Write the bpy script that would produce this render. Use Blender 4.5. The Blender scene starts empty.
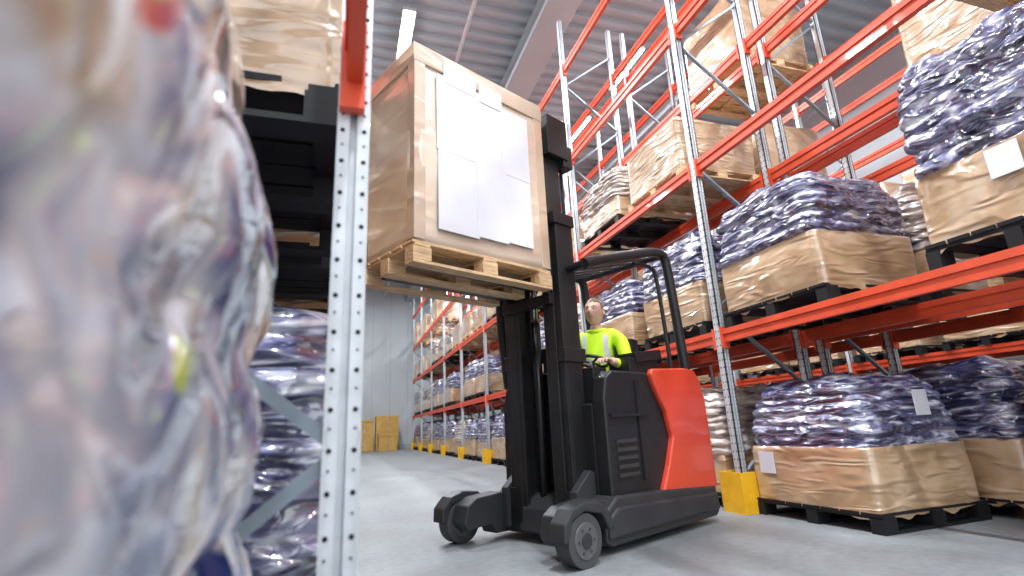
import bpy, bmesh, math, random
from mathutils import Vector, Matrix, noise
random.seed(7)
S = 0.8
scene = bpy.context.scene

# ------------------------------------------------------------------ materials
def new_mat(name):
    m = bpy.data.materials.new(name); m.use_nodes = True
    nt = m.node_tree
    return m, nt, nt.nodes['Principled BSDF']

def simple(name, col, rough=0.5, metal=0.0, var=0.12, scale=6.0, bump=0.0, coat=0.0, stretch=(1,1,1), spec=0.5):
    m, nt, b = new_mat(name)
    tc = nt.nodes.new('ShaderNodeTexCoord'); mp = nt.nodes.new('ShaderNodeMapping')
    mp.inputs['Scale'].default_value = stretch
    n = nt.nodes.new('ShaderNodeTexNoise'); n.inputs['Scale'].default_value = scale; n.inputs['Detail'].default_value = 3
    r = nt.nodes.new('ShaderNodeValToRGB')
    r.color_ramp.elements[0].position = 0.3; r.color_ramp.elements[1].position = 0.7
    r.color_ramp.elements[0].color = (*[c*(1-var) for c in col], 1)
    r.color_ramp.elements[1].color = (*[min(1, c*(1+var)) for c in col], 1)
    nt.links.new(tc.outputs['Object'], mp.inputs[0]); nt.links.new(mp.outputs[0], n.inputs['Vector'])
    nt.links.new(n.outputs['Fac'], r.inputs[0]); nt.links.new(r.outputs[0], b.inputs['Base Color'])
    b.inputs['Roughness'].default_value = rough; b.inputs['Metallic'].default_value = metal
    b.inputs['Coat Weight'].default_value = coat; b.inputs['Specular IOR Level'].default_value = spec
    if bump:
        bp = nt.nodes.new('ShaderNodeBump'); bp.inputs['Strength'].default_value = bump; bp.inputs['Distance'].default_value = 0.02
        nt.links.new(n.outputs['Fac'], bp.inputs['Height']); nt.links.new(bp.outputs[0], b.inputs['Normal'])
    return m

def wrap(name, stops, cscale=2.0, cstretch=(1, 1, 4), bscale=5.0, bstretch=(1, 1, 2.5), bump=0.6, rough=0.32, detail=3, dist=1.0, randomize=True, bd=.05, coat=1.0, crough=.08, spots=None, cior=2.0):
    """goods seen through glossy, wrinkled stretch film"""
    m, nt, b = new_mat(name)
    tc = nt.nodes.new('ShaderNodeTexCoord')
    oi = nt.nodes.new('ShaderNodeObjectInfo')
    add = nt.nodes.new('ShaderNodeVectorMath'); add.operation = 'MULTIPLY_ADD'
    cmb = nt.nodes.new('ShaderNodeCombineXYZ')
    for i in range(3): nt.links.new(oi.outputs['Random'], cmb.inputs[i])
    nt.links.new(cmb.outputs[0], add.inputs[0]); add.inputs[1].default_value = (9, 9, 9) if randomize else (0, 0, 0)
    nt.links.new(tc.outputs['Object'], add.inputs[2])
    mp = nt.nodes.new('ShaderNodeMapping'); mp.inputs['Scale'].default_value = cstretch
    n = nt.nodes.new('ShaderNodeTexNoise'); n.inputs['Scale'].default_value = cscale; n.inputs['Detail'].default_value = detail
    n.inputs['Distortion'].default_value = dist
    r = nt.nodes.new('ShaderNodeValToRGB')
    els = r.color_ramp.elements
    els[0].position, els[0].color = stops[0][0], (*stops[0][1], 1)
    els[1].position, els[1].color = stops[-1][0], (*stops[-1][1], 1)
    for p, c in stops[1:-1]:
        e = els.new(p); e.color = (*c, 1)
    nt.links.new(add.outputs[0], mp.inputs[0]); nt.links.new(mp.outputs[0], n.inputs['Vector'])
    nt.links.new(n.outputs['Fac'], r.inputs[0])
    col = r.outputs[0]
    for (off, sc_, thr, c) in (spots or []):
        mo = nt.nodes.new('ShaderNodeMapping'); mo.inputs['Location'].default_value = off
        ns = nt.nodes.new('ShaderNodeTexNoise'); ns.inputs['Scale'].default_value = sc_; ns.inputs['Detail'].default_value = 1
        mr = nt.nodes.new('ShaderNodeMapRange'); mr.inputs['From Min'].default_value = thr; mr.inputs['From Max'].default_value = thr+.04
        mx = nt.nodes.new('ShaderNodeMix'); mx.data_type = 'RGBA'
        nt.links.new(tc.outputs['Object'], mo.inputs[0]); nt.links.new(mo.outputs[0], ns.inputs['Vector'])
        nt.links.new(ns.outputs['Fac'], mr.inputs[0]); nt.links.new(mr.outputs[0], mx.inputs[0])
        nt.links.new(col, mx.inputs[6]); mx.inputs[7].default_value = (*c, 1)
        col = mx.outputs[2]
    nt.links.new(col, b.inputs['Base Color'])
    mp2 = nt.nodes.new('ShaderNodeMapping'); mp2.inputs['Scale'].default_value = bstretch
    mp2.inputs['Rotation'].default_value = (0.25, 0.2, 0)
    n2 = nt.nodes.new('ShaderNodeTexNoise'); n2.noise_type = 'RIDGED_MULTIFRACTAL'
    n2.inputs['Scale'].default_value = bscale; n2.inputs['Detail'].default_value = 2.5
    n2.inputs['Distortion'].default_value = 0.9; n2.inputs['Roughness'].default_value = 0.55
    nt.links.new(add.outputs[0], mp2.inputs[0]); nt.links.new(mp2.outputs[0], n2.inputs['Vector'])
    bp = nt.nodes.new('ShaderNodeBump'); bp.inputs['Strength'].default_value = bump; bp.inputs['Distance'].default_value = bd
    nt.links.new(n2.outputs['Fac'], bp.inputs['Height'])
    nt.links.new(bp.outputs[0], b.inputs['Normal']); nt.links.new(bp.outputs[0], b.inputs['Coat Normal'])
    b.inputs['Roughness'].default_value = rough
    b.inputs['Coat Weight'].default_value = coat; b.inputs['Coat Roughness'].default_value = crough
    b.inputs['Coat IOR'].default_value = cior
    b.inputs['Specular IOR Level'].default_value = 0.6
    return m

M_galv = simple('galvanised_steel', (0.60, 0.63, 0.66), 0.42, 0.4, 0.10, 14)
M_galvd = simple('steel_brace', (0.24, 0.29, 0.34), 0.45, 0.5, 0.12, 14)
M_red = simple('orange_red_paint', (0.64, 0.068, 0.022), 0.45, 0, 0.10, 5, coat=0.15)
M_hole = simple('slot_dark', (0.015, 0.015, 0.018), 0.8, spec=.2)
M_yel = simple('yellow_guard_paint', (0.85, 0.45, 0.01), 0.5, 0, 0.1)
M_blkp = simple('black_plastic', (0.010, 0.010, 0.012), 0.55, 0, 0.2, spec=.3)
M_wood = simple('pallet_wood', (0.56, 0.38, 0.21), 0.75, 0, 0.28, 7, 0.3, stretch=(1, 6, 6))
M_paper = simple('white_paper', (0.66, 0.67, 0.72), 0.4, 0, 0.05, 3, 0.1, coat=0.6)
M_brown = wrap('wrapped_cardboard', [(0.25, (0.30, 0.18, 0.09)), (0.5, (0.47, 0.305, 0.17)), (0.72, (0.62, 0.45, 0.30))],
               1.5, (1, 1, 1.5), 3.6, (0.6, 0.6, 2.6), 0.6, 0.33, bd=.045, cior=2.0)
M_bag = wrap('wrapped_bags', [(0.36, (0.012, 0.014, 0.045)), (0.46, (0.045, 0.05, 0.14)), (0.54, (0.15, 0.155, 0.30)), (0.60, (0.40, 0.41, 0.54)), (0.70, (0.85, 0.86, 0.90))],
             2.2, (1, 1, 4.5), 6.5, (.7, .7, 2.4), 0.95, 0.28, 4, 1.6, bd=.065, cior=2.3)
M_bagb = wrap('wrapped_pale_bags', [(0.30, (0.10, 0.09, 0.14)), (0.42, (0.36, 0.28, 0.23)), (0.55, (0.58, 0.50, 0.44)), (0.68, (0.80, 0.78, 0.78))],
             1.8, (1, 1, 4), 6.0, (.7, .7, 2.4), 0.8, 0.3, 4, 1.5, bd=.06)
M_fore = wrap('film_over_mixed_goods', [(0.28, (0.03, 0.045, 0.12)), (0.37, (0.16, 0.19, 0.34)), (0.44, (0.48, 0.50, 0.58)), (0.52, (0.70, 0.70, 0.73)), (0.59, (0.50, 0.41, 0.31)), (0.67, (0.32, 0.23, 0.14)), (0.76, (0.78, 0.78, 0.80))],
              3.2, (1, 1.3, 1.2), 5.0, (1, 1, 0.7), 1.0, 0.2, 3, 1.2, False, bd=.07, cior=2.5, crough=.04,
              spots=[((3, 1, 2), 9.5, .69, (.50, .04, .03)), ((7, 5, 2), 8.0, .67, (.42, .55, .06)), ((1, 8, 4), 4.0, .62, (.02, .04, .17))])
M_carton = wrap('carton_board_film', [(0.3, (0.52, 0.39, 0.285)), (0.5, (0.60, 0.47, 0.355)), (0.7, (0.68, 0.57, 0.46))],
               1.2, (1, 1, 1), 2.6, (0.45, 0.45, 1.8), 0.5, 0.33, bd=.035, cior=2.1)
M_ochre = simple('ochre_cartons', (0.60, 0.36, 0.09), .6)
M_tblk = simple('truck_black', (0.012, 0.012, 0.014), 0.42, 0, 0.15, 4, spec=.4)
M_tgry = simple('truck_anthracite', (0.032, 0.032, 0.036), 0.5, 0, 0.15, 4, spec=.4)
M_mast = simple('mast_steel_black', (0.011, 0.011, 0.012), 0.42, 0.0, 0.2, 5, spec=.4)
M_tred = simple('truck_red', (0.70, 0.062, 0.028), 0.3, 0, 0.04, 3, coat=0.4)
M_tyre = simple('polyurethane_tyre', (0.05, 0.05, 0.052), 0.65)
M_hub = simple('wheel_hub', (0.12, 0.12, 0.13), 0.45, 0.3)
M_chrome = simple('hydraulic_chrome', (0.5, 0.5, 0.52), 0.2, 0.9)
M_glass = simple('screen_glass', (0.05, 0.06, 0.07), 0.1)

def floor_mat():
    m, nt, b = new_mat('polished_concrete')
    tc = nt.nodes.new('ShaderNodeTexCoord')
    n = nt.nodes.new('ShaderNodeTexNoise'); n.inputs['Scale'].default_value = 0.9; n.inputs['Detail'].default_value = 6
    n2 = nt.nodes.new('ShaderNodeTexNoise'); n2.inputs['Scale'].default_value = 14; n2.inputs['Detail'].default_value = 4
    mx = nt.nodes.new('ShaderNodeMix'); mx.data_type = 'FLOAT'; mx.inputs[0].default_value = 0.35
    r = nt.nodes.new('ShaderNodeValToRGB')
    r.color_ramp.elements[0].position = 0.35; r.color_ramp.elements[0].color = (0.165, 0.175, 0.185, 1)
    r.color_ramp.elements[1].position = 0.65; r.color_ramp.elements[1].color = (0.265, 0.28, 0.295, 1)
    nt.links.new(tc.outputs['Object'], n.inputs['Vector']); nt.links.new(tc.outputs['Object'], n2.inputs['Vector'])
    nt.links.new(n.outputs['Fac'], mx.inputs[2]); nt.links.new(n2.outputs['Fac'], mx.inputs[3])
    nt.links.new(mx.outputs[0], r.inputs[0]); nt.links.new(r.outputs[0], b.inputs['Base Color'])
    rr = nt.nodes.new('ShaderNodeMapRange'); rr.inputs['To Min'].default_value = 0.38; rr.inputs['To Max'].default_value = 0.6
    nt.links.new(n.outputs['Fac'], rr.inputs[0]); nt.links.new(rr.outputs[0], b.inputs['Roughness'])
    b.inputs['Specular IOR Level'].default_value = .4
    return m
M_floor = floor_mat()
M_wall = simple('wall_panel', (0.54, 0.57, 0.60), 0.7, 0, 0.04, 0.5)
M_ceil = simple('ceiling_sheet_metal', (0.36, 0.43, 0.48), 0.55, 0.0, 0.06, 1.0)
M_gird = simple('concrete_girder', (0.38, 0.44, 0.48), 0.7, 0, 0.06, 1.0)
M_skin = simple('skin', (0.66, 0.38, 0.28), 0.5, 0, 0.06, 20)
M_hair = simple('short_brown_hair', (0.16, 0.085, 0.045), 0.7, 0, 0.3, 60)
M_hiv = simple('hi_vis_yellow', (0.62, 0.95, 0.02), 0.6, 0, 0.08, 12)
M_refl = simple('reflective_band', (0.6, 0.6, 0.62), 0.4)
M_trs = simple('dark_trousers', (0.03, 0.035, 0.06), 0.8)
M_eye = simple('eye_dark', (0.03, 0.02, 0.02), 0.2)
M_white = simple('eye_white', (0.7, 0.7, 0.7), 0.3)
M_lip = simple('lip', (0.42, 0.16, 0.13), 0.5)

def emis(name, col, s):
    m, nt, b = new_mat(name)
    b.inputs['Emission Color'].default_value = (*col, 1); b.inputs['Emission Strength'].default_value = s
    return m
M_tube = emis('fluorescent_tube', (1, 1, 1), 25)

# ------------------------------------------------------------------ mesh builder
class MB:
    def __init__(s): s.bm = bmesh.new(); s.mats = []
    def mi(s, m):
        if m not in s.mats: s.mats.append(m)
        return s.mats.index(m)
    def box(s, lo, hi, m, rot=None):
        i = s.mi(m)
        c = [(a+b)/2 for a, b in zip(lo, hi)]
        M = Matrix.Translation(c)
        if rot is not None: M = M @ rot
        vs = []
        for dx in (-.5, .5):
            for dy in (-.5, .5):
                for dz in (-.5, .5):
                    vs.append(s.bm.verts.new(M @ Vector((dx*(hi[0]-lo[0]), dy*(hi[1]-lo[1]), dz*(hi[2]-lo[2])))))
        for q in ((0,1,3,2),(4,6,7,5),(0,4,5,1),(2,3,7,6),(0,2,6,4),(1,5,7,3)):
            f = s.bm.faces.new([vs[k] for k in q]); f.material_index = i
    def cyl(s, p0, p1, r, m, seg=16, r1=None):
        i = s.mi(m); p0 = Vector(p0); p1 = Vector(p1); r1 = r if r1 is None else r1
        d = (p1-p0).normalized(); q = d.to_track_quat('Z', 'Y')
        A = []; B = []
        for k in range(seg):
            a = 2*math.pi*k/seg; v = Vector((math.cos(a), math.sin(a), 0))
            A.append(s.bm.verts.new(p0+q@(v*r))); B.append(s.bm.verts.new(p1+q@(v*r1)))
        for k in range(seg):
            f = s.bm.faces.new([A[k], A[(k+1)%seg], B[(k+1)%seg], B[k]]); f.material_index = i; f.smooth = True
        f = s.bm.faces.new(A[::-1]); f.material_index = i
        f = s.bm.faces.new(B); f.material_index = i
    def strut(s, p0, p1, w, t, m):
        """rectangular bar between two points"""
        p0 = Vector(p0); p1 = Vector(p1); L = (p1-p0).length
        q = (p1-p0).normalized().to_track_quat('Z', 'Y').to_matrix().to_4x4()
        i = s.mi(m); M = Matrix.Translation((p0+p1)/2) @ q
        vs = []
        for dx in (-.5, .5):
            for dy in (-.5, .5):
                for dz in (-.5, .5):
                    vs.append(s.bm.verts.new(M @ Vector((dx*w, dy*t, dz*L))))
        for q in ((0,1,3,2),(4,6,7,5),(0,4,5,1),(2,3,7,6),(0,2,6,4),(1,5,7,3)):
            f = s.bm.faces.new([vs[k] for k in q]); f.material_index = i
    def prism(s, pts, y0, y1, m):
        """polygon in xz extruded along y"""
        i = s.mi(m)
        A = [s.bm.verts.new((x, y0, z)) for x, z in pts]; B = [s.bm.verts.new((x, y1, z)) for x, z in pts]
        n = len(pts)
        s.bm.faces.new(A).material_index = i; s.bm.faces.new(B[::-1]).material_index = i
        for k in range(n):
            s.bm.faces.new([A[k], B[k], B[(k+1)%n], A[(k+1)%n]]).material_index = i
    def done(s, name, parent=None, bevel=0, smooth=False, loc=None, seg=2):
        bmesh.ops.recalc_face_normals(s.bm, faces=s.bm.faces)
        me = bpy.data.meshes.new(name); s.bm.to_mesh(me); s.bm.free()
        for m in s.mats: me.materials.append(m)
        if smooth:
            for p in me.polygons: p.use_smooth = True
        o = bpy.data.objects.new(name, me); scene.collection.objects.link(o)
        if bevel:
            b = o.modifiers.new('bevel', 'BEVEL'); b.width = bevel; b.segments = seg; b.limit_method = 'ANGLE'; b.angle_limit = 0.7
        if parent: o.parent = parent
        if loc: o.location = loc
        return o

def curve_tube(name, pts, r, mat, parent=None, cyclic=False, smooth=True):
    cu = bpy.data.curves.new(name, 'CURVE'); cu.dimensions = '3D'; cu.bevel_depth = r; cu.bevel_resolution = 4
    sp = cu.splines.new('NURBS' if smooth else 'POLY'); sp.points.add(len(pts)-1)
    for p, c in zip(sp.points, pts): p.co = (*c, 1)
    sp.use_cyclic_u = cyclic
    if smooth: sp.order_u = 3; sp.use_endpoint_u = not cyclic
    cu.resolution_u = 8; cu.materials.append(mat); cu.use_fill_caps = True
    o = bpy.data.objects.new(name, cu); scene.collection.objects.link(o)
    if parent: o.parent = parent
    return o

def empty(name, M=None):
    e = bpy.data.objects.new(name, None); scene.collection.objects.link(e)
    if M is not None: e.matrix_world = M
    return e

# ------------------------------------------------------------------ room
YF = 37.0; ZC = 11.0; XL = -9.0; XR = 14.0; YB = -7.0
mb = MB(); mb.box((XL, YB, -0.1), (XR, YF, 0), M_floor); mb.done('floor')
mb = MB()
mb.box((XL, YF, 0), (XR, YF+.2, ZC), M_wall)
x = XL
while x < XR:
    mb.box((x, YF-.012, 0), (x+.03, YF, ZC), M_gird); x += 1.2
mb.box((XL, YF-.03, 0), (XR, YF, .3), M_gird)
mb.done('wall_back')
mb = MB(); mb.box((XL-.2, YB, 0), (XL, YF, ZC), M_wall); mb.done('wall_left')
mb = MB(); mb.box((XR, YB, 0), (XR+.2, YF, ZC), M_wall); mb.done('wall_right')
# corrugated ceiling: trapezoid ridges running across the hall
mb = MB(); bm = mb.bm; mi = mb.mi(M_ceil)
y = YB; prof = []
while y < YF:
    prof += [(y, ZC), (y+.18, ZC), (y+.22, ZC-.11), (y+.36, ZC-.11), (y+.40, ZC)]; y += .42
prev = None
for (yy, zz) in prof:
    a = bm.verts.new((XL, yy, zz)); b = bm.verts.new((XR, yy, zz))
    if prev: bm.faces.new([prev[0], prev[1], b, a]).material_index = mi
    prev = (a, b)
mb.done('ceiling')
for gx in (-5.5, 4.4, 9.5):
    mb = MB()
    mb.box((gx-.3, YB, ZC-.75), (gx+.3, YF, ZC-.11), M_gird)
    mb.box((gx-.38, YB, ZC-.83), (gx+.38, YF, ZC-.7), M_gird)
    mb.done('ceiling_girder', bevel=.02)
mb = MB()
for yy in (3.0, 15.5, 22.5, 29.5):
    mb.box((XL, yy-.12, ZC-.45), (XR, yy+.12, ZC-.11), M_gird)
mb.done('ceiling_purlins')
curve_tube('sprinkler_pipe', [(2.55, YB, ZC-.5), (2.55, YF, ZC-.5)], .05, M_galv, smooth=False)

# lamps
def lamp(x, y, L=1.7, W=260):
    e = empty('ceiling_strip_light'); e.location = (x, y, 0)
    mb = MB()
    mb.box((-.15, -L/2-.05, ZC-.50), (.15, L/2+.05, ZC-.42), M_galv)
    mb.box((-.13, -L/2, ZC-.54), (.13, L/2, ZC-.50), M_tube)
    for sy in (-1, 1): mb.box((-.01, sy*L*.35-.01, ZC-.42), (.01, sy*L*.35+.01, ZC-.05), M_galv)
    mb.done('fixture', e)
    l = bpy.data.lights.new('strip', 'AREA'); l.shape = 'RECTANGLE'; l.size = .26*S; l.size_y = L*S; l.energy = W*1.3
    l.color = (.90, .96, 1)
    o = bpy.data.objects.new('lamp_emitter', l); scene.collection.objects.link(o); o.parent = e; o.location = (0, 0, ZC-.56)
for yy in (-4, 0.5, 5.6, 11.0, 17.4, 23.4, 29.4): lamp(1.15, yy, W=300 if yy < 20 else 240)
for yy in (-3, 1.4, 6.0, 10.7, 13.9, 21, 28): lamp(7.1, yy, W=230)
for yy in (0, 8, 18): lamp(-4.5, yy, W=200)

# ------------------------------------------------------------------ racks
BAY = 3.6
LEV = (2.0, 4.2, 6.3, 8.4)
def rack(name, x0, x1, ys, H=9.6, levels=LEV, face=-1, holes_at=(), guards=True, pw=.1, zst=.35, bw=1.0):
    mb = MB()
    pd = .1; q = pw/.1
    for y in ys:
        for x in (x0, x1):
            # open channel post: web, two flanges and lips
            mb.box((x-pw/2, y-pd/2, 0), (x-pw/2+.012, y+pd/2, H), M_galv)
            mb.box((x+pw/2-.012, y-pd/2, 0), (x+pw/2, y+pd/2, H), M_galv)
            mb.box((x-pw/2, y-pd/2, 0), (x-.012*q, y-pd/2+.012, H), M_galv)
            mb.box((x+.012*q, y-pd/2, 0), (x+pw/2, y-pd/2+.012, H), M_galv)
            mb.box((x-.02, y-pd/2+.02, 0), (x+.02, y-pd/2+.03, H), M_galv)
            mb.box((x-pw/2, y+pd/2-.012, 0), (x+pw/2, y+pd/2, H), M_galv)
            mb.box((x-.12, y-.1, 0), (x+.12, y+.1, .015), M_galvd)
            if y in holes_at:
                z = .12
                while z < (5.5):
                    for dx in (-.033*q, .033*q):
                        mb.cyl((x+dx, y-pd/2-.0015, z), (x+dx, y-pd/2+.004, z), .0075*q, M_hole, 8)
                        mb.cyl((x+dx, y-pd/2-.0015, z+.045), (x+dx, y-pd/2+.004, z+.045), .004*q, M_hole, 6)
                    for dy in (-.025, .025):
                        mb.cyl((x-pw/2-.0015, y+dy, z), (x-pw/2+.004, y+dy, z), .009, M_hole, 8)
                    z += .085
        z = zst; sgn = 1
        mb.box((x0, y-.02, .25), (x1, y+.02, .30), M_galvd)
        while z + .95 < H:
            a, b = (x0, x1) if sgn > 0 else (x1, x0)
            mb.strut((a, y, z), (b, y, z+.95), .05, .03, M_galvd)
            z += .95; sgn = -sgn
        if guards:
            xg = x0 if face < 0 else x1
            d = -1 if face < 0 else 1
            g = .17
            mb.box((min(xg+d*g, xg+d*(g-.02)), y-.16, 0), (max(xg+d*g, xg+d*(g-.02)), y+.16, .42), M_yel)
            lo, hi = sorted((xg+d*g, xg-d*.06))
            mb.box((lo, y-.17, 0), (hi, y-.15, .42), M_yel)
            mb.box((lo, y+.15, 0), (hi, y+.17, .42), M_yel)
    for a, b in zip(ys[:-1], ys[1:]):
        for lv in levels:
            for x in (x0, x1):
                mb.box((x-.03*bw, a+.05, lv-.15), (x+.03*bw, b-.05, lv-.02), M_red)
                mb.box((x-.045*bw, a+.05, lv-.06), (x+.025*bw, b-.05, lv), M_red)
                for yy in (a+.055, b-.085):
                    mb.box((x-.058*bw, yy, lv-.22), (x+.04*bw, yy+.03, lv+.03), M_red)
    return mb.done(name)

YR = [5.04+BAY*k for k in range(-2, 9)]
rack('pallet_rack', 4.24, 5.42, YR, holes_at=(YR[2],), pw=.09)
rack('pallet_rack', 5.78, 6.96, YR, face=1, holes_at=(YR[2],), pw=.09)
rack('pallet_rack', 10.6, 11.8, [YR[k] for k in range(0, 8)])
YL = [1.256+BAY*k for k in range(-1, 10)]
rack('pallet_rack', -1.2, 0.0, YL, face=1, holes_at=(YL[1],), guards=False, pw=.078, zst=.02, bw=.62)

# ------------------------------------------------------------------ pallets & loads
def pallet_geo(mb, sx, sy, h, m, z0=0.0, boards=7):
    t = h*.14
    for yy in (-sy/2+.06, 0, sy/2-.06):
        mb.box((-sx/2, yy-.06, z0), (sx/2, yy+.06, z0+t), m)
        for xx in (-sx/2+.08, 0, sx/2-.08):
            mb.box((xx-.08, yy-.06, z0+t), (xx+.08, yy+.06, z0+h-2*t), m)
    for xx in (-sx/2+.08, 0, sx/2-.08):
        mb.box((xx-.07, -sy/2, z0+h-2*t), (xx+.07, sy/2, z0+h-t), m)
    w = sy/boards
    for k in range(boards):
        y0 = -sy/2+k*w
        mb.box((-sx/2, y0+.012, z0+h-t), (sx/2, y0+w-.012, z0+h), m)

def rrect(t, a, b, r):
    """point+normal+arc position on rounded rectangle"""
    segs = [(2*b-2*r), math.pi*r/2, (2*a-2*r), math.pi*r/2]*2
    P = sum(segs); s = (t % 1.0)*P
    corners = [(a-r, b-r, 0), (-(a-r), b-r, 1), (-(a-r), -(b-r), 2), (a-r, -(b-r), 3)]
    acc = 0
    for k in range(8):
        if s <= acc+segs[k] or k == 7:
            u = (s-acc)/max(segs[k], 1e-6); side = k//2
            if k % 2 == 0:
                if side == 0: p = (a, -(b-r)+u*segs[k]); n = (1, 0)
                elif side == 1: p = ((a-r)-u*segs[k], b); n = (0, 1)
                elif side == 2: p = (-a, (b-r)-u*segs[k]); n = (-1, 0)
                else: p = (-(a-r)+u*segs[k], -b); n = (0, -1)
            else:
                cx, cy, _ = corners[side]; an = side*math.pi/2+u*math.pi/2
                n = (math.cos(an), math.sin(an)); p = (cx+r*n[0], cy+r*n[1])
            return p, n, t*P
        acc += segs[k]

def load_mesh(name, sx, sy, brown_top, top, seed, m_low, m_bag, pal=M_blkp, N=132, amp=1.0, lh=.10, pal_h=.17, taper=.07, cap=.10, blow=0.0):
    mb = MB(); rnd = random.Random(seed); off = Vector((seed*3.1, seed*1.7, seed*.9))
    pallet_geo(mb, sx, sy, pal_h, pal)
    bm = mb.bm; ib = mb.mi(m_low); ig = mb.mi(m_bag)
    a = sx/2-.02; b = sy/2-.02
    rings = []
    def ring(z, aa, bb, r, fn, shift=(0, 0)):
        vs = []
        for k in range(N):
            p, n, s = rrect(k/N, aa, bb, r)
            d, dz = fn(p, n, s, z)
            vs.append(bm.verts.new((p[0]+n[0]*d+shift[0], p[1]+n[1]*d+shift[1], z+dz)))
        return vs
    z = pal_h-.05
    def fb(p, n, s, z):
        q = Vector((p[0], p[1], z))+off
        return noise.noise(q*2.2)*.03*amp + noise.noise(q*9)*.006*amp, (noise.noise(q*7)*.05 if z < pal_h else 0)
    while z < brown_top-.001:
        rings.append((ring(z, a, b, .06, fb), ib)); z += .05
    hh = top-brown_top
    nl = max(1, round((hh-cap)/lh)) if hh > .2 else 0
    if nl:
        rings.append((ring(brown_top, a, b, .07, fb), ib))
        l2 = (hh-cap)/nl
        for L in range(nl):
            t = L/max(1, nl-1)
            sh = (rnd.uniform(-.02, .02), rnd.uniform(-.02, .02)); sc = rnd.uniform(-.016, .016)
            phs = rnd.random()
            for k in range(7):
                f = k/7
                def fg(p, n, s, z, f=f, phs=phs, L=L):
                    q = Vector((p[0], p[1], z))+off
                    seg = abs(math.sin(math.pi*(s/.52+phs)))
                    bul = (math.sin(math.pi*(f+.06)/1.1))**.5*.055*(.65+.35*seg**.5)
                    rg = 1-abs(noise.noise(q*7))*2
                    return (bul-.035+noise.noise(q*4)*.03+rg*.014)*amp, noise.noise(q*5)*.035*amp
                tt = (L+f)/nl
                sq = 1-taper*tt-(.10*max(0, tt-.7)/.3)**1.0*.8
                rings.append((ring(brown_top+.01+(L+f)*l2, a*sq+sc, b*sq+sc, .14, fg, sh), ig))
        zt = brown_top+hh-cap; base = 1-taper-.08
    else:
        zt = brown_top; base = 1
        cap = .03
    mtop = ig if nl else ib
    for k in range(1, 9):
        f = k/9; s_ = math.cos(f*math.pi/2)**.8 if nl else 1-f
        def fc(p, n, s, z):
            q = Vector((p[0], p[1], z))+off
            return 0, (noise.noise(q*3.2)*.09+noise.noise(q*9)*.025)*amp*(1 if nl else .2)
        rings.append((ring(zt+cap*math.sin(f*math.pi/2), max(.03, a*base*s_), max(.03, b*base*s_), max(.01, .14*s_), fc), mtop))
    for (r0, _), (r1, mi) in zip(rings[:-1], rings[1:]):
        for k in range(N):
            f = bm.faces.new([r0[k], r0[(k+1)%N], r1[(k+1)%N], r1[k]]); f.material_index = mi; f.smooth = True
    f = bm.faces.new(rings[-1][0]); f.material_index = mtop
    bmesh.ops.recalc_face_normals(bm, faces=bm.faces)
    me = bpy.data.meshes.new(name); bm.to_mesh(me); bm.free()
    for m in mb.mats: me.materials.append(m)
    return me

PX, PY = 1.36, 1.40
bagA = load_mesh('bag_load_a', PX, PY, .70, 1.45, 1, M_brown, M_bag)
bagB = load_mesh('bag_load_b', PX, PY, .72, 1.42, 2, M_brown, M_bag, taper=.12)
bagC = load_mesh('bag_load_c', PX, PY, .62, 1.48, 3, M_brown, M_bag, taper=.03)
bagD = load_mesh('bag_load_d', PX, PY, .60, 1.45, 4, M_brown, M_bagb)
boxA = load_mesh('box_load_a', PX, PY, 1.45, 1.46, 5, M_brown, M_brown, pal=M_wood)
boxB = load_mesh('box_load_b', PX, PY, 1.15, 1.16, 6, M_brown, M_brown, pal=M_wood)
boxK = load_mesh('box_load_k', PX, PY, 1.30, 1.31, 8, M_brown, M_brown, pal=M_blkp)

def place(me, x, y, z, rot=0, sc=(1, 1, 1), nm=None):
    n = nm or ('wrapped_bag_pallet' if me.name.startswith('bag') else 'wrapped_carton_pallet')
    o = bpy.data.objects.new(n, me); scene.collection.objects.link(o)
    o.location = (x, y, z); o.rotation_euler = (0, 0, rot); o.scale = sc
    return o
R = math.radians
XF = 4.90; XBk = 6.40
# nearest bay of the right-hand rack
g0 = place(bagB, XF+.04, 4.22, 0, R(1.5), (1, 1, .96))
g1 = place(bagA, XF, 4.22, 2.0, 0, (1, 1, 1.02))
g2 = place(bagC, XF+.02, 2.08, 2.0, 0, (1, .80, 1.2))
place(boxA, XF, 1.65+.0, 4.2, 0, (1, .75, 1))
def label(parent, lo, hi, rz=0):
    mb = MB(); mb.box(lo, hi, M_paper); o = mb.done('shipping_label', parent, bevel=.002)
    return o
label(g0, (-PX/2-.012, .34, .44), (-PX/2-.004, .54, .66))
label(g0, (.02, -PY/2-.012, .98), (.20, -PY/2-.0, 1.22))
label(g2, (-PX/2-.016, -.22, .42), (-PX/2-.004, .02, .60))
# back-to-back rack, near bays
place(bagA, XBk, 3.9, 0, R(180)); place(bagC, XBk, 2.4, 0, R(90))
place(bagD, XBk, 4.2, 2.0, R(180)); place(boxB, XBk, 2.4, 2.0)
place(boxA, XBk, 2.6, 4.2); place(boxA, XBk, 6.0, 6.3); place(boxB, XBk, 6.1, 4.2); place(bagC, XBk, 6.1, 2.0); place(bagB, XBk, 6.0, 0)
rs = random.Random(11)
def fill(xc, ys, rows, low=(bagA, bagB, bagC, bagD), high=(boxA, boxB, boxB), skip=.08, start=0, hs=1.0):
    for bi, (a, b) in enumerate(zip(ys[:-1], ys[1:])):
        if bi < start: continue
        for li, lv in enumerate(rows):
            for f in (.26, .74):
                if rs.random() < skip: continue
                pool = low if li < 2 else high
                me = rs.choice(pool)
                place(me, xc+rs.uniform(-.03, .03), a+(b-a)*f+rs.uniform(-.04, .04), lv, rs.choice((0, R(180))), (1, 1, rs.uniform(.94, 1.04)*(hs if li > 1 else 1)))
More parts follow.
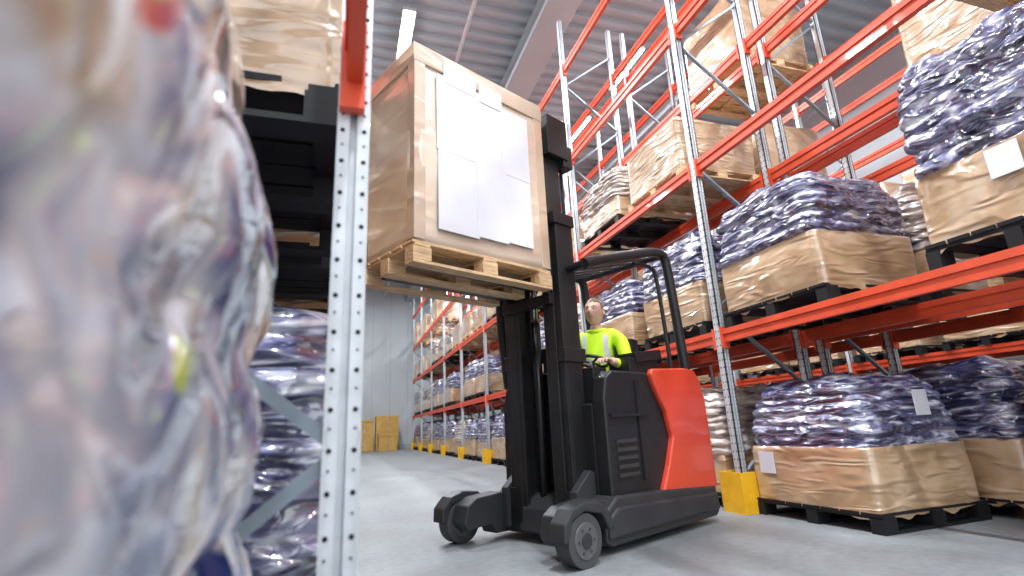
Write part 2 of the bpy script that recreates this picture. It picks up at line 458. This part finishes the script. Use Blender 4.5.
fill(XF, YR, (0, 2.0, 4.2), start=2, hs=.8, high=(boxB, boxB, bagD))
fill(XF, YR, (6.3,), start=6, skip=.6, low=(boxA, boxB))
fill(XBk, YR, (0, 2.0, 4.2), start=3, skip=.35, hs=.8)
fill(11.2, [YR[k] for k in range(0, 8)], (0, 2.0, 4.2), skip=.2)
# left-hand rack
XLc = -.68
place(bagC, XLc+.02, 2.32, 0, 0, (1, 1, 1.0)); place(boxK, XLc, 2.32, 2.0)
place(boxK, XLc, 3.95, 2.0); place(bagA, XLc, 3.95, 0, R(180), (1, 1, 1.22))
fill(XLc, YL, (0, 2.0, 4.2), start=2, skip=.1, high=(boxK,))
place(boxK, XLc, 2.3, 4.2); place(boxK, XLc, 3.9, 4.2)
place(boxK, -2.3, 2.3, 2.0); place(bagA, -2.3, 2.3, 0); place(bagB, -2.3, 3.9, 0); place(boxK, -2.3, 3.9, 2.0)
# the load right beside the camera
fore = load_mesh('bag_load_fore', 1.42, 1.44, .30, 1.90, 9, M_fore, M_fore, N=220, amp=1.0, lh=.30, taper=.05, cap=.2)
place(fore, -.812, .395, 0, 0, (1, 1, 1), 'wrapped_bag_pallet')

# cartons at the far wall
for (x, w, h) in ((1.35, 1.1, 1.9), (2.75, 1.4, 2.1), (2.7, 1.1, 1.0)):
    y0 = 35.2 if h > 1.5 else 33.9
    mb = MB()
    mb.box((x-w/2, y0, 0.0), (x+w/2, y0+.95, h), M_ochre)
    mb.box((x-w/2-.03, y0-.03, h-.14), (x+w/2+.03, y0+.98, h+.02), M_ochre)
    mb.box((x-.04, y0-.012, 0.05), (x+.04, y0, h-.14), M_brown)
    mb.done('cardboard_carton', bevel=.02)

# ------------------------------------------------------------------ reach truck
ANG = R(24.7)
T = Matrix.Translation((1.67, 3.85, 0)) @ Matrix.Rotation(ANG, 4, 'Z')
truck = empty('forklift', T)
# chassis / support legs
mb = MB()
for (y0, y1, wy, s) in ((.04, .24, -.03, -1), (1.16, 1.36, 1.43, 1)):
    mb.prism([(-.14, .20), (-.10, .34), (.0, .40), (.30, .42), (.60, .38), (.60, .07), (.22, .07), (.18, .16), (-.10, .14)], y0, y1, M_tgry)
    # wheel cover arch on the outer side
    ya, yb = (wy-.085, y0) if s < 0 else (y1, wy+.085)
    mb.prism([(-.24, .20), (-.23, .32), (-.14, .41), (0, .45), (.18, .43), (.30, .34), (.34, .22), (.27, .22), (.20, .34), (.0, .385), (-.14, .34), (-.19, .20)], ya, yb, M_tgry)
mb.done('support_legs', truck, bevel=.012)
mb = MB()
for wy in (-.03, 1.43):
    mb.cyl((0, wy-.07, .185), (0, wy+.07, .185), .185, M_tyre, 40)
    mb.cyl((0, wy-.078, .185), (0, wy+.078, .185), .125, M_hub, 32)
    mb.cyl((0, wy-.086, .185), (0, wy+.086, .185), .055, M_tgry, 24)
    for k in range(6):
        a = k*math.pi/3
        mb.cyl((.085*math.cos(a), wy-.084, .185+.085*math.sin(a)), (.085*math.cos(a), wy+.084, .185+.085*math.sin(a)), .012, M_tgry, 8)
mb.cyl((1.78, .55, .17), (1.78, .80, .17), .17, M_tyre, 32)
mb.done('wheels', truck, bevel=.01)
# lower skirt
mb = MB()
mb.prism([(.34, .10), (.34, .30), (.52, .42), (1.2, .40), (2.16, .34), (2.18, .10), (2.12, .06), (.42, .06)], -.02, 1.42, M_tgry)
mb.prism([(.36, .12), (.36, .26), (.50, .34), (1.2, .32), (2.14, .28), (2.16, .12)], -.045, 1.445, M_tgry)
mb.done('chassis_skirt', truck, bevel=.02)
# body shells (open operator compartment)
mb = MB()
body = [(.55, .40), (.55, 1.20), (.60, 1.40), (.70, 1.46), (1.30, 1.46), (2.00, 1.48), (2.12, 1.42), (2.17, 1.25), (2.17, .34), (1.2, .38)]
mb.prism(body, .05, .20, M_tblk)
mb.prism(body, 1.26, 1.38, M_tblk)
mb.prism([(.55, .40), (.55, 1.18), (.66, 1.18), (.66, .40)], .18, 1.28, M_tblk)
mb.prism([(1.62, .40), (1.62, 1.44), (1.95, 1.47), (2.10, 1.40), (2.15, 1.25), (2.15, .36)], .18, 1.28, M_tblk)
mb.prism([(.6, .40), (.6, .66), (1.66, .66), (1.66, .40)], .18, 1.28, M_tgry)
mb.done('body', truck, bevel=.025, seg=3)
mb = MB()
for k in range(5):
    mb.box((.66, .035, .55+k*.07), (.95, .055, .58+k*.07), M_tgry)
mb.box((1.02, .035, .5), (1.035, .056, 1.38), M_hole)
mb.box((.60, .02, 1.05), (1.15, .055, 1.08), M_hole)
mb.done('side_vents', truck)
# red rear cladding, both sides and the back
redp = [(1.24, 1.44), (1.28, 1.49), (1.9, 1.52), (2.06, 1.50), (2.16, 1.40), (2.205, 1.2), (2.215, .34), (2.19, .29), (1.26, .33), (1.24, .38), (1.38, .60), (1.50, .84), (1.44, 1.08), (1.30, 1.30)]
mb = MB()
mb.prism(redp, -.005, .06, M_tred); mb.prism(redp, 1.37, 1.435, M_tred)
mb.prism([(2.16, .32), (2.16, 1.36), (2.22, 1.2), (2.235, .32)], -.005, 1.435, M_tred)
mb.done('red_cladding', truck, bevel=.02, seg=3)
# seat, console, steering
mb = MB()
mb.box((1.12, .36, 1.12), (1.60, .90, 1.24), M_tblk)
mb.box((1.50, .38, 1.20), (1.62, .88, 1.86), M_tblk, Matrix.Rotation(.12, 4, 'Y'))
mb.box((1.0, .98, .66), (1.62, 1.26, 1.52), M_tblk)
mb.box((.62, .20, 1.15), (.82, 1.26, 1.50), M_tblk)
mb.box((.72, .62, 1.48), (.80, .92, 1.68), M_tgry)
mb.box((.80, .64, 1.50), (.81, .90, 1.66), M_glass)
mb.box((1.05, .10, 1.44), (1.55, .34, 1.60), M_tblk)
mb.box((1.15, .08, 1.58), (1.60, .30, 1.68), M_tblk, Matrix.Rotation(-.12, 4, 'Y'))
mb.done('seat_and_console', truck, bevel=.035, seg=3)
mb = MB(); mb.cyl((.86, .42, 1.48), (.90, .42, 1.58), .03, M_tblk)
for k in range(3):
    a = k*2.094; mb.cyl((.90, .42, 1.58), (.90+.15*math.cos(a)*.95, .42+.15*math.sin(a), 1.59-.04*math.cos(a)), .012, M_tblk, 8)
mb.done('steering_column', truck)
curve_tube('steering_wheel', [(.90+.16*math.cos(a)*.97, .42+.16*math.sin(a), 1.59-.045*math.cos(a)) for a in [k*math.pi/8 for k in range(16)]], .017, M_tblk, truck, True)
curve_tube('control_lever', [(.98, .95, 1.5), (.96, .92, 1.60), (.95, .90, 1.66)], .02, M_tblk, truck)
# overhead guard
def gpost(nm, pts, r=.052): return curve_tube(nm, pts, r, M_tblk, truck)
for nm, y in (('guard_rail_1', .10), ('guard_rail_2', 1.30)):
    gpost(nm, [(2.08, y, 1.40), (2.06, y, 1.7), (2.01, y, 2.3), (1.97, y, 2.62), (1.94, y, 2.80), (1.76, y, 2.80), (1.60, y, 2.77), (1.0, y, 2.60), (.60, y, 2.48), (.50, y, 2.43), (.50, y, 2.30), (.52, y, 1.9), (.58, y, 1.40)] if y > 1 else
          [(2.08, y, 1.40), (2.06, y, 1.7), (2.01, y, 2.3), (1.97, y, 2.62), (1.94, y, 2.80), (1.76, y, 2.80), (1.60, y, 2.77), (1.0, y, 2.60), (.60, y, 2.48), (.50, y, 2.44)])
gpost('guard_cross_rear', [(1.90, .10, 2.79), (1.90, 1.30, 2.79)], .04)
gpost('guard_cross_front', [(.50, .10, 2.44), (.50, 1.30, 2.44)], .04)
mb = MB()
for k in range(1, 6):
    y = .10+k*.2
    mb.strut((.50, y, 2.45), (1.90, y, 2.80), .05, .02, M_tblk)
mb.done('guard_roof_bars', truck)
gpost('guard_inner_post', [(1.90, .16, 1.44), (1.86, .16, 2.1), (1.82, .16, 2.55), (1.74, .16, 2.66), (1.4, .16, 2.62)], .022)

# mast
mb = MB()
for (ya, s) in ((.30, 1), (1.08, -1)):
    def rail(x0, x1, y, w, z0, z1):
        lo, hi = sorted((y, y+s*w))
        mb.box((x0, lo, z0), (x0+.035, hi, z1), M_mast)
        mb.box((x1-.035, lo, z0), (x1, hi, z1), M_mast)
        l2, h2 = sorted((y+s*.0, y+s*.03))
        mb.box((x0+.03, l2, z0), (x1-.03, h2, z1), M_mast)
    rail(.36, .60, ya, .10, .10, 3.0)
    rail(.34, .56, ya+s*.075, .09, .16, 4.02)
    rail(.35, .54, ya+s*.15, .07, .22, 4.08)
    lo, hi = sorted((ya-s*.02, ya+s*.12))
    mb.box((.34, lo, .08), (.66, hi, .46), M_mast)
    mb.box((.33, lo, 3.0-.12), (.62, hi, 3.0), M_mast)
    mb.box((.35, lo, 1.55), (.64, hi, 1.68), M_mast)
for z in (.25, 1.6):
    mb.box((.56, .32, z), (.62, 1.06, z+.14), M_mast)
mb.box((.34, .36, 3.9), (.42, 1.02, 4.04), M_mast)
mb.box((.40, .42, 3.98), (.50, .96, 4.10), M_mast)
mb.box((.33, .28, 3.62), (.62, .46, 4.06), M_mast)
mb.box((.33, .92, 3.62), (.62, 1.10, 4.06), M_mast)
mb.box((.56, .30, 3.55), (.70, .44, 3.80), M_mast)
mb.prism([(.30, .12), (.30, .46), (.50, .62), (.75, .50), (.80, .12)], .22, .30, M_tgry)
mb.prism([(.30, .12), (.30, .46), (.50, .62), (.75, .50), (.80, .12)], 1.08, 1.16, M_tgry)
mb.done('mast', truck, bevel=.006)
mb = MB()
for y in (.60, .78):
    mb.cyl((.50, y, .15), (.50, y, 2.0), .045, M_mast, 20); mb.cyl((.50, y, 2.0), (.50, y, 3.9), .028, M_chrome, 16)
mb.cyl((.52, .34, 3.86), (.52, .42, 3.86), .07, M_tgry, 24); mb.cyl((.52, .96, 3.86), (.52, 1.04, 3.86), .07, M_tgry, 24)
mb.cyl((.62, .38, .5), (.64, .42, 3.6), .018, M_hole, 8); mb.cyl((.66, .44, .5), (.66, .46, 2.9), .014, M_hole, 8)
mb.done('lift_cylinders', truck)
mb = MB()
for y in (.50, .88):
    z = .5
    k = 0
    while z < 3.85:
        if k % 2: mb.box((.615, y-.02, z), (.645, y+.02, z+.05), M_hole)
        else: mb.box((.62, y-.012, z), (.64, y+.012, z+.05), M_tgry)
        z += .045; k += 1
mb.done('lift_chains', truck)
curve_tube('hydraulic_hose', [(.62, .56, .6), (.70, .55, .9), (.66, .55, 2.0), (.64, .56, 3.0), (.60, .56, 3.8)], .02, M_hole, truck)
# carriage & forks
PB = 2.19
mb = MB()
mb.box((.28, .36, PB+.08), (.35, 1.02, PB+.20), M_mast)
mb.box((.28, .36, PB+.46), (.35, 1.02, PB+.56), M_mast)
mb.box((.28, .36, PB-.10), (.35, 1.02, PB+.0), M_mast)
for y in (.42, .96, .69):
    mb.box((.28, y-.03, PB-.10), (.33, y+.03, PB+1.1), M_mast)
for y in (.48, .90):
    mb.prism([(.30, PB+.60), (.245, PB+.60), (.245, PB+.10), (-1.05, PB+.07), (-1.12, PB+.055), (-1.10, PB+.045), (.20, PB+.035), (.30, PB+.06)], y-.06, y+.06, M_mast)
mb.done('fork_carriage', truck, bevel=.006)

# raised load
LX0, LX1, LY0, LY1 = -1.226, .235, .27, 1.12
Lc = T @ Vector(((LX0+LX1)/2, (LY0+LY1)/2, 0))
mb = MB(); pallet_geo(mb, LX1-LX0, LY1-LY0, .18, M_wood, boards=5)
o = mb.done('wooden_pallet', bevel=.004); o.location = (Lc.x, Lc.y, PB); o.rotation_euler = (0, 0, ANG)
carton = empty('stretch_wrapped_carton'); carton.location = (Lc.x, Lc.y, PB+.18); carton.rotation_euler = (0, 0, ANG)
cx, cy, chh = (LX1-LX0)/2-.02, (LY1-LY0)/2-.02, 1.70
mb = MB()
bmx = mb.bm; mi = mb.mi(M_carton)
NX = 24; NZ = 24
Nn = 96; rr = []
for j in range(NZ+1):
    z = j/NZ*chh; row = []
    for k in range(Nn):
        p, n, s = rrect(k/Nn, cx, cy, .03)
        q = Vector((p[0], p[1], z))
        d = .012*math.sin(math.pi*z/chh)+noise.noise(q*2+Vector((4, 4, 4)))*.012
        row.append(bmx.verts.new((p[0]+n[0]*d, p[1]+n[1]*d, z)))
    rr.append(row)
for a, b in zip(rr[:-1], rr[1:]):
    for k in range(Nn):
        f = bmx.faces.new([a[k], a[(k+1)%Nn], b[(k+1)%Nn], b[k]]); f.material_index = mi; f.smooth = True
bmx.faces.new(rr[0]); bmx.faces.new(rr[-1])
mb.done('carton', carton)
M_cornr = wrap('edge_board', [(0.3, (0.45, 0.33, 0.23)), (0.7, (0.55, 0.42, 0.31))], 1.2, (1, 1, 1), 2.6, (0.45, 0.45, 1.8), 0.5, 0.33, bd=.035, cior=2.1)
mb = MB()
for sx in (-1, 1):
    for sy in (-1, 1):
        x0, x1 = sorted((sx*(cx+.018), sx*(cx-.09))); y0, y1 = sorted((sy*(cy+.018), sy*(cy+.004)))
        mb.box((x0, y0, .01), (x1, y1, chh), M_cornr)
        x0, x1 = sorted((sx*(cx+.018), sx*(cx+.004))); y0, y1 = sorted((sy*(cy+.018), sy*(cy-.08)))
        mb.box((x0, y0, .01), (x1, y1, chh), M_cornr)
mb.box((-cx-.022, -cy-.022, chh-.16), (cx+.022, cy+.022, chh+.012), M_cornr)
mb.done('edge_protectors', carton, bevel=.006)
mb = MB()
yf = -cy-.028
for (x0, x1, z0, z1, dy) in ((.19, .62, .80, 1.50, .004), (.60, .90, .82, 1.50, .0), (.88, 1.22, .80, 1.46, .003),
                             (.20, .60, .12, .81, .002), (.58, .92, .14, .83, .006), (.90, 1.22, .16, .81, .0),
                             (.26, .60, 1.44, 1.64, .008), (.64, .90, 1.42, 1.60, .008)):
    mb.box((-cx+x0, yf-dy-.002, z0), (-cx+x1, yf+.008, z1), M_paper)
mb.done('paper_sheets', carton, bevel=.002)

# ------------------------------------------------------------------ driver (metres; scaled 1/S)
HP = T @ Vector((1.26, .60, 1.30))
face_dir = ANG + math.pi + R(22)
driver = empty('forklift_driver', Matrix.Translation(HP) @ Matrix.Rotation(face_dir, 4, 'Z') @ Matrix.Scale(1/S, 4))
def skin_obj(name, verts, edges, radii, parent, mats, matfn=None, sub=2, root=0):
    me = bpy.data.meshes.new(name+'_sk'); me.from_pydata(verts, edges, [])
    o = bpy.data.objects.new(name+'_tmp', me); scene.collection.objects.link(o)
    sk = o.modifiers.new('s', 'SKIN'); sk.use_smooth_shade = True
    for i, r in enumerate(radii):
        r = r if isinstance(r, tuple) else (r, r)
        me.skin_vertices[0].data[i].radius = r; me.skin_vertices[0].data[i].use_root = (i == root)
    ss = o.modifiers.new('ss', 'SUBSURF'); ss.levels = sub; ss.render_levels = sub
    dg = bpy.context.evaluated_depsgraph_get(); dg.update()
    m2 = bpy.data.meshes.new_from_object(o.evaluated_get(dg)); m2.name = name
    bpy.data.objects.remove(o)
    m2.materials.clear()
    for m in mats: m2.materials.append(m)
    for p in m2.polygons:
        p.use_smooth = True
        p.material_index = matfn(p.center) if matfn else 0
    ob = bpy.data.objects.new(name, m2); scene.collection.objects.link(ob); ob.parent = parent
    return ob
V = [(0, 0, 0), (0, 0, .12), (.01, 0, .26), (.02, 0, .40), (.02, 0, .47), (.035, 0, .535), (.045, 0, .58),
     (.01, .13, .455), (.02, .195, .42), (.09, .25, .20), (.30, .20, .21), (.37, .19, .22),
     (.01, -.13, .455), (.02, -.195, .42), (.08, -.26, .20), (.28, -.20, .20), (.35, -.18, .21),
     (.02, .10, -.03), (.40, .15, .02), (.42, .15, -.36), (.50, .15, -.44),
     (.02, -.10, -.03), (.40, -.13, .02), (.40, -.13, -.36), (.48, -.13, -.44)]
E = [(0,1),(1,2),(2,3),(3,4),(4,5),(5,6),(3,7),(7,8),(8,9),(9,10),(10,11),(3,12),(12,13),(13,14),(14,15),(15,16),
     (0,17),(17,18),(18,19),(19,20),(0,21),(21,22),(22,23),(23,24)]
Rr = [(.16,.13),(.155,.12),(.165,.125),(.15,.115),(.085,.08),.058,.056,
      .085,.068,.050,.036,.030, .085,.068,.050,.036,.030, .095,.068,.05,.045, .095,.068,.05,.045]
def mf(c):
    if c.z > .515 and abs(c.y) < .09: return 2
    if c.x > .315 and c.z > .12: return 2
    if c.z < .02 or (c.x > .18 and c.z < .12): return 1
    if c.z > .02 and abs(c.y) < .17 and (.10 < c.z < .15 or .24 < c.z < .285): return 3
    if .07 < abs(c.y) < .115 and .28 < c.z < .47: return 3
    return 0
skin_obj('body', V, E, Rr, driver, [M_hiv, M_trs, M_skin, M_refl], mf, 3)
curve_tube('collar', [(.030+.072*math.cos(a), .074*math.sin(a), .522-.014*math.cos(a)) for a in [k*math.pi/6 for k in range(12)]], .016, M_hiv, driver, True)
def hand(name, base, fwd, side, parent):
    base = Vector(base); fwd = Vector(fwd).normalized(); side = Vector(side).normalized(); up = fwd.cross(side)*-1
    if up.z < 0: up = -up
    vs = [base, base+fwd*.045, base+fwd*.085]; ed = [(0, 1), (1, 2)]; ra = [(.026, .018), (.036, .016), (.034, .014)]
    for k, L in enumerate((.070, .080, .074, .058)):
        o_ = side*(.030-.020*k)
        r0 = base+fwd*.075+o_
        a = len(vs)
        p1 = r0+fwd*.02; p2 = p1+fwd*L*.42; p3 = p2+fwd*L*.22-up*L*.25; p4 = p3-fwd*L*.02-up*L*.26
        vs += [p1, p2, p3, p4]; ra += [.0095, .009, .0085, .0075]
        ed += [(2, a), (a, a+1), (a+1, a+2), (a+2, a+3)]
    a = len(vs)
    vs += [base+fwd*.035+side*.035, base+fwd*.06+side*.055-up*.012, base+fwd*.085+side*.05-up*.03]; ra += [.013, .011, .009]
    ed += [(0, a), (a, a+1), (a+1, a+2)]
    skin_obj(name, [tuple(v) for v in vs], ed, ra, parent, [M_skin], None, 2)
hand('hand_left', (.37, .19, .22), (.9, -.25, .05), (0, -1, 0), driver)
hand('hand_right', (.35, -.18, .21), (.9, .25, .05), (0, 1, 0), driver)
head = empty('head'); head.parent = driver; head.location = (.06, 0, .68); head.rotation_euler = (0, R(-4), R(-4))
bm = bmesh.new(); bmesh.ops.create_uvsphere(bm, u_segments=48, v_segments=36, radius=1)
for v in bm.verts:
    x, y, z = v.co
    w = 1.0
    if z < 0: w = 1-.20*(-z)**1.6
    X = x*.098*(w if x > 0 else (1-.25*max(0, -z))); Y = y*.077*w*(1.04 if z < 0 else 1); Z = z*.120
    if x > 0.2: X = X*.97+.004
    X += .030*math.exp(-((Y/.011)**2+((Z+.020)/.020)**2))*(x > .3)
    X += .014*math.exp(-((Y/.008)**2+((Z-.005)/.02)**2))*(x > .3)
    X += .008*math.exp(-((Y/.05)**2+((Z-.030)/.010)**2))*(x > .3)
    for sy in (-1, 1): X -= .010*math.exp(-(((Y-sy*.030)/.015)**2+((Z-.008)/.012)**2))*(x > .3)
    X += .006*math.exp(-((Y/.022)**2+((Z+.058)/.014)**2))*(x > .3)
    X += .012*math.exp(-((Y/.025)**2+((Z+.098)/.018)**2))*(x > .3)
    v.co = (X, Y, Z)
me = bpy.data.meshes.new('face'); bm.to_mesh(me); bm.free(); me.materials.append(M_skin)
for p in me.polygons: p.use_smooth = True
o = bpy.data.objects.new('face', me); scene.collection.objects.link(o); o.parent = head
bm = bmesh.new(); bmesh.ops.create_uvsphere(bm, u_segments=40, v_segments=28, radius=1)
kill = [v for v in bm.verts if (v.co.z < (.50 if v.co.x > .35 else (-.05+.5*max(0, v.co.x) if v.co.x > -.3 else -.45)))]
bmesh.ops.delete(bm, geom=kill, context='VERTS')
for v in bm.verts:
    x, y, z = v.co; q = noise.noise(v.co*9)*.003
    v.co = (x*(.101+q)-.002, y*(.081+q), z*(.124+q))
me = bpy.data.meshes.new('hair'); bm.to_mesh(me); bm.free(); me.materials.append(M_hair)
for p in me.polygons: p.use_smooth = True
o = bpy.data.objects.new('hair', me); scene.collection.objects.link(o); o.parent = head
sd = o.modifiers.new('t', 'SOLIDIFY'); sd.thickness = .006
def ball(name, c, r, mat, sc=(1, 1, 1)):
    bm = bmesh.new(); bmesh.ops.create_uvsphere(bm, u_segments=16, v_segments=12, radius=r)
    me = bpy.data.meshes.new(name); bm.to_mesh(me); bm.free(); me.materials.append(mat)
    for p in me.polygons: p.use_smooth = True
    o = bpy.data.objects.new(name, me); scene.collection.objects.link(o); o.parent = head; o.location = c; o.scale = sc
for sy, n in ((1, 'left'), (-1, 'right')):
    ball('eye_'+n, (.0805, sy*.030, .006), .0115, M_white, (1, 1.15, .8)); ball('pupil_'+n, (.0905, sy*.030-.002, .005), .0045, M_eye)
    ball('upper_lid_'+n, (.0805, sy*.030, .0125), .0125, M_skin, (1, 1.2, .62)); ball('lower_lid_'+n, (.080, sy*.030, -.003), .0115, M_skin, (1, 1.15, .45))
    ball('eyebrow_'+n, (.092, sy*.031, .029), .013, M_hair, (.35, 1.2, .22))
    ball('ear_'+n, (-.005, sy*.080, -.005), .03, M_skin, (.6, .3, 1.05))
ball('upper_lip', (.083, 0, -.0535), .018, M_lip, (.35, 1.05, .20)); ball('lower_lip', (.082, 0, -.0605), .017, M_lip, (.38, .95, .24))

# ------------------------------------------------------------------ world & camera
w = bpy.data.worlds.new('hall_ambient'); scene.world = w; w.use_nodes = True
w.node_tree.nodes['Background'].inputs[0].default_value = (.90, .95, 1, 1)
w.node_tree.nodes['Background'].inputs[1].default_value = 2.1

f = 518.0
Yc = Vector((-170, -148, -f)).normalized()
Zc = Vector((-92, 1918, -f)); Zc = (Zc-Yc*Zc.dot(Yc)).normalized()
Xc = Yc.cross(Zc)
Rm = Matrix((Xc, Yc, Zc)).to_4x4()
cam = bpy.data.cameras.new('camera'); co = bpy.data.objects.new('camera', cam); scene.collection.objects.link(co)
co.matrix_world = Matrix.Translation((0, 0, 1.0)) @ Rm
cam.sensor_width = 36; cam.lens = f/1024*36; cam.clip_start = .02; cam.clip_end = 200
cam.dof.use_dof = True; cam.dof.focus_distance = 4.2*S*1.1; cam.dof.aperture_fstop = 2.2
scene.camera = co
scene.view_settings.view_transform = 'Standard'

bpy.context.view_layer.update()
for o in list(scene.objects):
    if o.parent is None:
        o.matrix_world = Matrix.Scale(S, 4) @ o.matrix_world if o.type != 'CAMERA' else Matrix.Translation(o.matrix_world.translation*S) @ Rm
